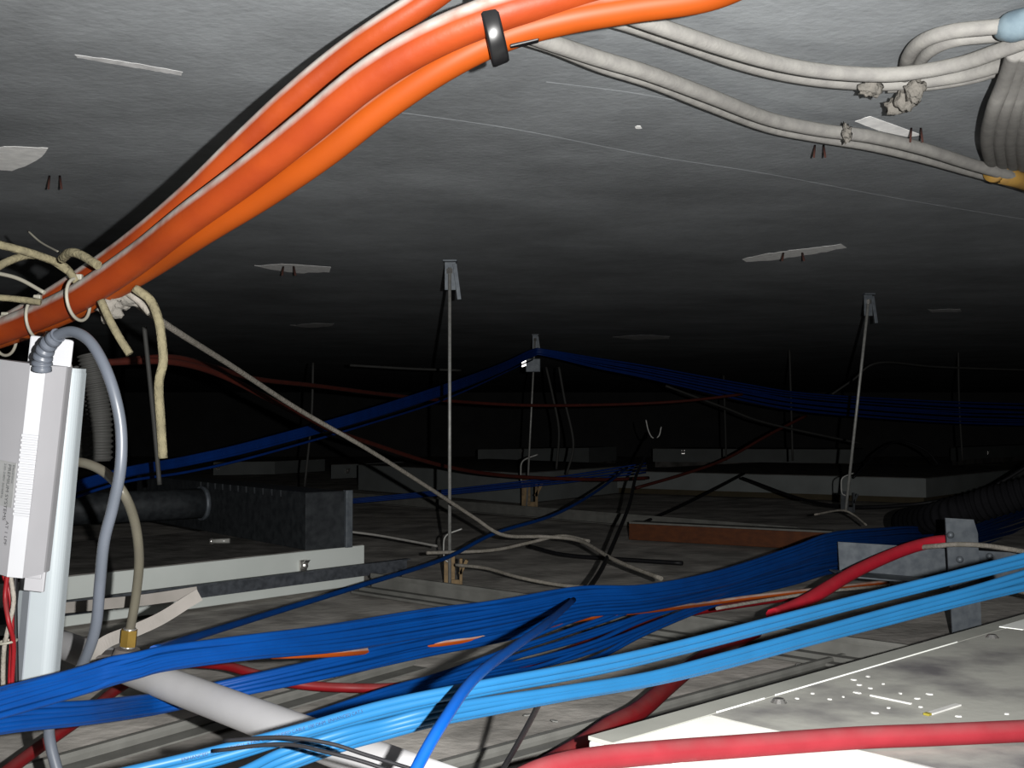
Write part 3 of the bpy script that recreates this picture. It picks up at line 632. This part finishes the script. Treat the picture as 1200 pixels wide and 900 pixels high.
for (p, rad, lb) in (([(80, 358, 1.17), (104, 344, 1.14)], .0215, 'pale cable tie loop on the orange bundle where the twine leaves'),
                  ([(30, 380, 1.24), (58, 367, 1.21)], .0215, 'thin white cable tie on the orange bundle above the grey driver'),
                  ([(-6, 398, 1.28), (18, 389, 1.25)], .022, 'leftmost white cable tie on the orange bundle')):
    t = thing('cable_tie', P(*p[0]), lb, 'cable tie')
    around(p, rad, .0018, 'nylon', 'strap', None, None, parent=t, lean=.004, squash=1.05)
    c = P(*p[0]).lerp(P(*p[1]), .5); box('tie_head', c + Z * rad, RT, FW, Z, -.004, .004, -.003, .003, -.001, .005, 'nylon', t, .001)
# ropes and tie tails at left
def rope(pts, r, lb, m='rope'): return cable(pts, r, m, lb, 'rope', 'rope', None, 8)
rope([(-15, 283, 1.1), (20, 292, 1.11), (50, 301, 1.13), (75, 312, 1.15), (90, 330, 1.155)], .0042, 'upper cream rope running in from the left edge to the orange bundle')
rope([(-15, 320, 1.1), (10, 306, 1.11), (35, 299, 1.13), (58, 304, 1.145), (80, 318, 1.15)], .004, 'cream rope arching from left edge under the upper one')
rope([(72, 304, 1.12), (82, 296, 1.1), (95, 299, 1.09), (115, 311, 1.08)], .0046, 'short looped cream rope end resting on the orange bundle')
rope([(-15, 348, 1.15), (15, 350, 1.16), (48, 354, 1.165)], .0035, 'lowest cream rope reaching the orange bundle from the left')
rope([(118, 352, 1.13), (130, 378, 1.13), (140, 396, 1.13), (152, 415, 1.13)], .0042, 'short frayed rope tail hanging below the orange bundle')
rope([(158, 338, 1.13), (176, 352, 1.13), (186, 376, 1.13), (190, 405, 1.13), (191, 425, 1.13), (186, 450, 1.13), (188, 490, 1.13), (191, 537, 1.13)], .0048, 'long cut cream rope end hanging straight down at left')
rope([(148, 342, 1.16), (162, 352, 1.16), (176, 367, 1.16)], .004, 'short grey rope stub under the orange bundle', 'twine')
rope([(-15, 318, 1.2), (20, 326, 1.19), (52, 343, 1.18)], .0022, 'thin white tie tail ending at the orange bundle', 'nylon')
rope([(33, 271, 1.3), (48, 284, 1.27), (70, 296, 1.22)], .0012, 'hair-thin pale tie tail sticking up at left', 'nylon')
def fluff(c, r, name, lb, parent=None, seed=0):
    bm = bmesh.new(); bmesh.ops.create_icosphere(bm, subdivisions=3, radius=1)
    for v in bm.verts:
        k = 1 + .75 * noise.noise(v.co * 1.9 + Vector((seed, 0, 0))) + .4 * noise.noise(v.co * 5 + Vector((seed, 3, 0)))
        v.co = c + Vector((v.co.x * r[0], v.co.y * r[1], v.co.z * r[2])) * k
    o = fin(bm, name, 'fluff', parent, True)
    return tag(o, lb, 'dust clump') if not parent else o
fluff(P(128, 360, 1.17), (.014, .01, .012), 'dust_clump', 'grey dust clump under the orange bundle beside the frayed rope', seed=3)
fluff(P(148, 350, 1.17), (.016, .01, .011), 'dust_clump', 'grey dust clump under the orange bundle beside the long rope', seed=9)

# ------------------------------------------------------------------ grey cables under the slab, right
def gcable(pts, r, lb):
    o = tube('grey_cable', [PZ(*p) for p in pts], r, 'greycab', None, 14, 10); return tag(o, lb, 'cable')
g1 = gcable([(690, 2, .772), (730, 16, .772), (790, 37, .771), (860, 60, .771), (920, 76, .771), (980, 85, .771), (1050, 87, .77), (1120, 76, .77), (1170, 60, .77), (1230, 38, .77)], .0078, 'upper dusty grey cable of the pair curving along the slab at top right')
g1b = gcable([(700, 18, .786), (740, 29, .786), (800, 50, .786), (865, 73, .786), (925, 88, .785), (985, 96, .785), (1050, 98, .785), (1120, 90, .784), (1170, 77, .783), (1230, 55, .783)], .0078, 'lower dusty grey cable of the pair curving along the slab at top right')
gcable([(1040, 103, .79), (1090, 100, .79), (1140, 92, .79), (1180, 80, .79)], .006, 'thin grey cable emerging below the curved pair at top right')
gcable([(590, 30, .776), (640, 48, .776), (700, 68, .776), (760, 86, .776), (830, 112, .776), (900, 139, .776), (960, 152, .776), (1020, 160, .776), (1080, 174, .776), (1130, 190, .776), (1180, 205, .775), (1240, 224, .775)], .0085, 'broad dusty grey cable running diagonally to the yellow tape')
gcable([(600, 41, .781), (650, 57, .781), (705, 79, .781), (765, 98, .781), (830, 124, .781), (900, 150, .781), (960, 162, .781), (1020, 172, .781), (1080, 186, .781), (1130, 200, .781), (1180, 214, .781), (1240, 232, .781)], .006, 'thinner grey cable hugging the underside of the diagonal one')
gcable([(1230, 22, .785), (1170, 31, .785), (1115, 37, .785), (1082, 48, .785), (1066, 64, .786), (1061, 84, .79), (1060, 112, .793)], .0075, 'outer grey cable loop bending behind the curved pair')
gcable([(1230, 35, .79), (1170, 42, .79), (1122, 47, .79), (1095, 57, .79), (1079, 72, .79), (1073, 92, .793)], .0065, 'inner grey cable loop bending behind the curved pair')
for i, (dx, lb) in enumerate(((0, 'leftmost grey cable of the hanging bunch at right edge'), (14, 'second grey cable of the hanging bunch at right edge'), (27, 'third grey cable of the hanging bunch at right edge'), (40, 'fourth grey cable of the hanging bunch at right edge'))):
    gcable([(1190 + dx * .8, 60, .77), (1178 + dx * .85, 95, .765), (1164 + dx, 130, .755), (1157 + dx, 165, .765), (1163 + dx * .9, 197, .792)], .0088, lb)
t = thing('tape_wrap', PZ(1185, 207, .787), 'yellow-brown tape wrapped round the diagonal grey cable at right edge', 'tape')
bm = bmesh.new(); tube_bm(bm, [PZ(1166, 203, .776), PZ(1190, 209, .775), PZ(1240, 227, .775)], .0135, 16); fin(bm, 'tape_band', 'tape', t, True)
bm = bmesh.new(); tube_bm(bm, [PZ(1163, 202, .776), PZ(1168, 204, .776)], .0142, 16); fin(bm, 'torn_edge', 'tape', t, True)
t = thing('cable_wrap', PZ(1195, 35, .785), 'pale blue plastic wrap round the grey cables at top right corner', 'wrap')
bm = bmesh.new(); tube_bm(bm, cr([PZ(1172, 37, .784), PZ(1195, 29, .782), PZ(1240, 20, .78)], 6), lambda s: .009 + .006 * min(s * 3, 1), 16); fin(bm, 'film', 'sleeve', t, True)
bm = bmesh.new(); tube_bm(bm, cr([PZ(1190, 66, .784), PZ(1205, 72, .782), PZ(1240, 80, .78)], 6), .011, 12); fin(bm, 'lower_fold', 'sleeve', t, True)
for i, (c, r) in enumerate((((1020, 103), (.012, .008, .01)), ((1062, 114), (.011, .009, .016)), ((1050, 124), (.013, .008, .008)), ((1072, 106), (.010, .008, .014)))):
    fluff(PZ(c[0], c[1], .772), r, 'dust_clump', ['grey fluff hanging under the curved grey pair, left clump', 'grey fluff hanging under the bend of the grey loop', 'lowest tuft of grey fluff below the curved pair', 'rightmost tuft of fluff under the curved pair'][i], seed=11 + i * 5)
fluff(PZ(993, 156, .768), (.006, .006, .012), 'dust_clump', 'small fluff tuft stuck on the diagonal grey cable', seed=40)
# tie wire stubs poking out of the slab
for (x, y, dx, dy, dp, lb) in ((58, 206, 12, 15, .02, 'pair of dark wire stubs under the white plaster mark at left'), (332, 312, 12, 10, .02, 'pair of dark wire stubs by the plaster mark left of the near rod'),
                          (955, 170, 10, 14, .02, 'pair of rusty wire stubs below the diagonal grey cable'), (1068, 150, 11, 16, .02, 'pair of rusty wire stubs above the diagonal grey cable'),
                          (918, 296, 22, 9, .03, 'pair of rusty wire stubs by the right plaster streak')):
    t = thing('tie_wire', PZ(x, y, SLAB), lb, 'wire stub')
    for k in (0, 1):
        a = PZ(x + dx * k, y, SLAB); d0 = (a - CAM).dot(FW); a2 = P(x + dx * k + (-3 if k == 0 else 3) * (.4 + .3 * k), y + dy, d0 * .985)
        straight('stub', a, a2, .0010 * d0, 'tie', t, 6)
# ------------------------------------------------------------------ driver box, trunking, leads on the left
DB = 1.0
def frame(p0, p1):
    a = (p1 - p0).normalized(); r = (RT - a * a.dot(RT)).normalized(); f = r.cross(a); return a, r, f      # f points away from the camera or towards it
A, R, Fv = frame(P(53, 672, DB + .03), P(80, 430, DB + .03))
if Fv.y > 0: Fv = -Fv                                       # towards the camera
PX = DB / F
t = thing('lamp_driver_box', P(20, 672, DB), 'light grey plastic driver box with ribbed white corner at left edge', 'driver box')
O = P(53, 672, DB + .03) + Fv * .03; Ht = (P(80, 430, DB + .03) - P(53, 672, DB + .03)).length
ridge0, ridge1 = -.0212, -.0078
prof = [(0, -.030), (0, -.026), (ridge1, 0), (ridge0, .001), (-95 * PX, -.030), (-95 * PX, -.045), (-.002, -.045)]
bm = bmesh.new()
# narrower towards the bottom of the right face like the photo's perspective
prism_bm(bm, prof, O, R, Fv, A, Ht)
fin(bm, 'case', 'boxgrey', t)
bm = bmesh.new(); prism_bm(bm, [(ridge1 + .0002, .0001), (ridge1 + .0002, .0008), (ridge0 - .0002, .0018), (ridge0 - .0002, .0009)], O, R, Fv, A, Ht - .0005); fin(bm, 'corner_strip', 'boxridge', t)
for i in range(17):
    h = Ht * (.29 + .023 * i)
    box('vent_rib', O + A * h, R, Fv, A, ridge0 - .001, ridge1 + .001, .0006, .0030, 0, Ht * .013, 'boxridge', t, .0004)
box('bottom_tab', O, R, Fv, A, -22 * PX, 2 * PX, -.03, -.026, -22 * PX, .002, 'boxgrey', t, .0008)
box('bottom_rim', O, R, Fv, A, -95 * PX, -.001, -.03, -.024, -6 * PX, 0, 'boxgrey', t, .0008)
box('mounting_tab', O + A * Ht, R, Fv, A, -56 * PX, -3 * PX, -.044, -.040, -.01, 33 * PX, 'boxridge', t, .0018)
# label on the left face with rotated lettering
lf_dir = (R * (ridge0 + 95 * PX) + Fv * .031).normalized(); lf_n = A.cross(lf_dir); lf_n = lf_n if lf_n.dot(Fv) > 0 else -lf_n
lo = O + R * ridge0 + Fv * .001
lab = box('rating_label', lo, lf_dir, lf_n, A, -.034, -.004, 0.0002, .0008, Ht * .32, Ht * .53, 'paper', t)
def flat_text(text, size, at, xd, yd, nd_, parent, m):
    cu = bpy.data.curves.new('txt', 'FONT'); cu.body = text; cu.size = size
    to = bpy.data.objects.new('txt', cu); COL.objects.link(to); bpy.context.view_layer.update()
    me = bpy.data.meshes.new_from_object(to.evaluated_get(bpy.context.evaluated_depsgraph_get())); bpy.data.objects.remove(to)
    for v in me.vertices: v.co = at + xd * v.co.x + yd * v.co.y + nd_ * .0003
    return link('lettering', me, m, parent)
tb = lo + lf_n * .0008
flat_text('PREMIUM SYSTEMS', .0062, tb + A * Ht * .52 - lf_dir * .0145, -A, lf_dir, lf_n, lab, 'ink2')
flat_text('Electronic', .0042, tb + A * Ht * .52 - lf_dir * .0080, -A, lf_dir, lf_n, lab, 'ink2')
flat_text('220-240V 50/60Hz', .0042, tb + A * Ht * .52 - lf_dir * .0205, -A, lf_dir, lf_n, lab, 'ink2')
flat_text('AT 1 LPF', .0058, tb - lf_n * .0006 + A * Ht * .255 - lf_dir * .010, -A, lf_dir, lf_n, t, 'ink2')

t = thing('white_trunking', P(50, 860, 1.05), 'white plastic trunking standing beside the grey driver box', 'trunking')
p0, p1 = P(57, 818, 1.06), P(91, 437, 1.06); A2, R2, F2 = frame(p0, p1)
if F2.y > 0: F2 = -F2
w = 52 * 1.06 / F
L2 = (p1 - p0).length
prof = [(0, -.022)] + [(-.010 + .010 * math.cos(a), -.012 + .012 * math.sin(a)) for a in [i * math.pi / 2 / 7 for i in range(8)]] + [(-w + .016, .0), (-w, -.012), (-w, -.024)]
bm = bmesh.new(); prism_bm(bm, prof, p0, R2, F2, A2, L2)
o = fin(bm, 'channel', ['tubewhite', 'tubegrey'], t)
for f in o.data.polygons:
    f.use_smooth = False
bm = bmesh.new(); prism_bm(bm, [(-w - .0006, -.013), (-w + .0155, .0006), (-w + .0165, .0), (-w, -.0125)], p0, R2, F2, A2, L2 * .58); fin(bm, 'bevel_face', 'tubegrey', t)
bm = bmesh.new(); prism_bm(bm, [(u * .97 - .0006, v) for u, v in prof], p0 + A2 * L2, R2, F2, A2, .004); fin(bm, 'end_cap', 'tubewhite', t)
screw(p1 + A2 * .004 - R2 * .012 - F2 * .01, t, .003)
# grey loop lead with ribbed boot
t = thing('flex_lead', P(50, 428, .985), 'grey flexible lead looping out of the driver box top', 'cable')
lead = [(49, 434, .985), (50, 420, .982), (56, 405, .975), (68, 393, .965), (86, 389, .955), (105, 400, .945), (122, 428, .935), (135, 465, .93), (142, 505, .93), (141, 550, .93), (132, 595, .935), (122, 635, .94), (117, 685, .95), (113, 730, .96), (104, 762, .97), (88, 795, .985), (68, 825, .985), (58, 850, .98), (60, 876, .97), (72, 920, .96)]
tube('lead', px(lead), .0048, 'flex', t, 14, 10)
bm = bmesh.new(); bp = cr(px(lead[:4]), 14)
tube_bm(bm, bp, lambda s: .0085 - .0028 * s + .0011 * (1 if math.sin(s * 38) > 0 else -1) * (0 if s < .1 else 1), 14); fin(bm, 'ribbed_boot', 'flex', t)
# beige tube with brass nut
t = thing('beige_flexible_tube', P(150, 757, 1.05), 'beige flexible tube with brass nut beside the grey lead', 'tube')
tube('hose', px([(70, 545, 1.10), (95, 542, 1.09), (122, 553, 1.075), (144, 577, 1.065), (158, 612, 1.09), (163, 655, 1.11), (159, 700, 1.13), (152, 740, 1.14)]), .0048, 'beige', t, 14)
a, b = P(152, 738, 1.14), P(150, 757, 1.14)
bm = bmesh.new(); tube_bm(bm, [a, a.lerp(b, .5), b], .0085, 6); o = fin(bm, 'brass_nut', 'brass', t)
for p in o.data.polygons: p.use_smooth = False
bm = bmesh.new(); tube_bm(bm, [a - (b - a) * .1, a + (b - a) * .05], .0066, 12); fin(bm, 'ferrule', 'chrome', t)
bm = bmesh.new(); tube_bm(bm, [b, b + (b - a) * .12], .0072, 12); fin(bm, 'washer', 'chrome', t)
# conduit pipe under the bands
t = thing('conduit_pipe', P(300, 830, .93), 'thick grey conduit pipe slanting between the blue cable bands', 'pipe')
pa, pb = P(40, 743, 1.33), P(560, 938, .75)
bm = bmesh.new(); tube_bm(bm, [pa.lerp(pb, i / 8) for i in range(9)], .0155, 28); fin(bm, 'pipe', 'pipe', t)
e1 = P(108, 778, 1.075); e2 = P(172, 778, 1.05)
bm = bmesh.new(); box_bm(bm, P(143, 778, 1.15), RT, FW, UP, -.026, .024, -.012, .02, -.018, .011, .005); fin(bm, 'junction_body', 'gland', t)
bm = bmesh.new(); b1 = P(150, 757.5, 1.14); tube_bm(bm, [b1 + (b - a) * .14, b1 + (b - a) * 1.], lambda s: .012 + .006 * s, 20); fin(bm, 'gland_neck', 'gland', t)
# beige folded strap
def strap(pts, w, name, m, parent=None, th=.0012):
    path = cr(px(pts), 8); fr = frames(path); bm = bmesh.new(); rings = []
    for p, (tt, n, b) in zip(path, fr):
        s = (FW - tt * tt.dot(FW)).normalized(); up = tt.cross(s)
        rings.append([bm.verts.new(p + up * w * i + s * th * j) for i, j in ((-.5, 0), (.5, 0), (.5, 1), (-.5, 1))])
    for r0, r1 in zip(rings, rings[1:]):
        for k in range(4): bm.faces.new((r0[k], r0[(k + 1) % 4], r1[(k + 1) % 4], r1[k]))
    bm.faces.new(rings[0]); bm.faces.new(rings[-1]); return fin(bm, name, m, parent)
t = thing('folded_strap', P(150, 720, 1.2), 'flat beige strap folded back behind the brass nut', 'strap')
strap([(60, 714, 1.28), (110, 709, 1.26), (170, 703, 1.24), (231, 694, 1.22)], .0125, 'upper_run', 'strap', t)
strap([(234, 697, 1.2165), (222, 704, 1.21), (190, 724, 1.19), (160, 738, 1.17), (125, 752, 1.15), (108, 768, 1.14), (92, 790, 1.12)], .0135, 'lower_run', 'strap', t)
# internal leads under the driver box
for i, (pts, m, lb) in enumerate([
    ([(4, 672, 1.02), (12, 700, 1.02), (14, 735, 1.02), (12, 790, 1.02), (10, 850, 1.02)], 'red', 'left red lead dropping from the driver box'),
    ([(12, 672, 1.015), (16, 705, 1.01), (10, 735, 1.01), (4, 770, 1.01), (4, 850, 1.02)], 'twine', 'twisted white lead under the driver box'),
    ([(9, 672, 1.01), (6, 700, 1.01), (10, 728, 1.0), (16, 755, 1.01), (14, 800, 1.02), (12, 850, 1.02)], 'red', 'right red lead crossing the white one under the driver box'),
    ([(18, 672, 1.03), (18, 720, 1.03), (19, 770, 1.03), (20, 850, 1.03)], 'black', 'black lead right of the red ones under the driver box'),
    ([(27, 668, 1.025), (26, 680, 1.025), (25, 690, 1.03)], 'black', 'short black lead stub under the driver box')]):
    cable(pts, .0021, m, lb, 'lead_wire', 'wire')
o = around([(8, 748, 1.012), (9, 756, 1.012)], .008, .0012, 'nylon', 'cable_tie', 'small clear tie binding the leads under the driver box', 'cable tie')
# corrugated hose behind
bm = bmesh.new(); hp_ = cr(px([(104, 415, 1.75), (112, 450, 1.75), (118, 490, 1.75), (118, 540, 1.75)]), 30)
tube_bm(bm, hp_, lambda s: .017 + .0022 * math.sin(s * 150), 14); o = fin(bm, 'corrugated_hose', 'corr'); tag(o, 'dark corrugated hose behind the white trunking', 'hose')
bm = bmesh.new(); hp_ = cr(px([(88, 430, 1.85), (98, 470, 1.85), (103, 540, 1.85)]), 36)
tube_bm(bm, hp_, lambda s: .015 + .0022 * math.sin(s * 140), 14); o = fin(bm, 'corrugated_hose', 'corr'); tag(o, 'second dark corrugated hose, half hidden by the white trunking', 'hose')

# ------------------------------------------------------------------ debris
def chip(x, y, z, a, b, rot, lb, group, m='chip'):
    c = PZ(x, y, z); bm = bmesh.new(); vs = []
    k = 7
    for i in range(k):
        w = 2 * math.pi * i / k; rr = random.uniform(.75, 1.15)
        q = Vector((a * math.cos(w) * rr, b * math.sin(w) * rr, 0)); q.rotate(Matrix.Rotation(rot, 3, 'Z')); vs.append(q)
    lo = [bm.verts.new(c + q) for q in vs]; hi = [bm.verts.new(c + q * .8 + Z * .0012) for q in vs]
    for i in range(k): bm.faces.new((lo[i], lo[(i + 1) % k], hi[(i + 1) % k], hi[i]))
    bm.faces.new(lo); bm.faces.new(hi); o = fin(bm, 'plaster_chip', m); tag(o, lb, 'chip', group)
for (x, y, s) in ((934, 819, 4), (952, 813, 5), (972, 820, 3), (988, 817, 3), (1000, 797, 5), (1017, 793, 5), (1004, 812, 6), (1020, 807, 4), (1035, 802, 3), (1025, 836, 5), (1041, 830, 4), (1055, 813, 3), (1075, 819, 6), (1079, 829, 4), (1090, 814, 6), (1123, 840, 4), (1180, 837, 4), (1007, 803, 4)):
    chip(x, y, H1, s * random.uniform(.0006, .0009), s * random.uniform(.0005, .0007), random.random() * 3, 'small white plaster chip scattered on the dusty near luminaire lid', 'plaster chips on the near luminaire')
a = PZ(1085, 839, H1); b = PZ(1123, 827, H1); d = (b - a).normalized(); s = d.cross(Z)
t = thing('tie_offcut', a, 'white cut tie strip with a yellow tip on the dusty lid', 'scrap')
box('strip', a, d, s, Z, .006, (b - a).length, -.0035, .0035, .0002, .002, 'chip', t, .0004); box('yellow_tip', a, d, s, Z, 0, .006, -.003, .003, .0002, .0024, 'yellow', t, .0004)
a = PZ(1020, 816, H1); b = PZ(1068, 826, H1); d = (b - a).normalized(); o = box('plastic_sliver', a, d, d.cross(Z), Z, 0, (b - a).length, -.0016, .0016, .0002, .002, 'chip', None, .0004); tag(o, 'thin white plastic sliver among the plaster chips', 'scrap')
c = PZ(404, 800, 0)
bm = bmesh.new(); bmesh.ops.create_uvsphere(bm, u_segments=16, v_segments=10, radius=.016, matrix=Matrix.Translation(c + Z * .002)); bmesh.ops.bisect_plane(bm, geom=bm.verts[:] + bm.edges[:] + bm.faces[:], plane_co=c, plane_no=Z, clear_inner=True)
bmesh.ops.holes_fill(bm, edges=bm.edges)
o = fin(bm, 'plastic_plug', 'chip', None, True); tag(o, 'small white domed plug on the tiles beside the red cable', 'plug')
for i, (x, y, lb) in enumerate(((736, 748, 'shiny foil scrap on the tiles under the grid rail'), (935, 779, 'small shiny screw scrap beside the near luminaire'), (650, 845, 'pale scratchy scrap on the tiles below the light blue sheaf'), (480, 787, 'pale crumb on the tiles by the red cable'), (618, 838, 'pale crumb on the tiles under the black wire'), (325, 632, 'tiny shiny crumb behind the left luminaire edge'))):
    chip(x, y, 0.0 if i != 5 else HL, .008, .004, i, lb, None, 'foil')

# ------------------------------------------------------------------ light: the camera's flash just beside the lens
ld = bpy.data.lights.new('flash', 'SPOT'); ld.energy = 208; ld.shadow_soft_size = .004; ld.spot_size = math.radians(105); ld.spot_blend = .9; ld.color = (1, .985, .96)
lo_ = bpy.data.objects.new('flash', ld); COL.objects.link(lo_); lo_.location = CAM + Vector((.064, -.01, .012)); lo_.rotation_euler = (math.pi / 2 + PITCH, 0, 0)
w = bpy.data.worlds.new('void'); SC.world = w; w.use_nodes = True
w.node_tree.nodes['Background'].inputs[0].default_value = (.5, .55, .65, 1); w.node_tree.nodes['Background'].inputs[1].default_value = .0
cd = bpy.data.cameras.new('camera'); cd.sensor_width = 36; cd.lens = F / 1200 * 36; cd.clip_start = .02; cd.clip_end = 60
co = bpy.data.objects.new('camera', cd); COL.objects.link(co); co.location = CAM; co.rotation_euler = (math.pi / 2 + PITCH, 0, 0)
SC.camera = co
SC.view_settings.view_transform = 'Standard'; SC.view_settings.look = 'None'; SC.view_settings.gamma = 1; SC.view_settings.exposure = 0
SC.view_settings.use_curve_mapping = False
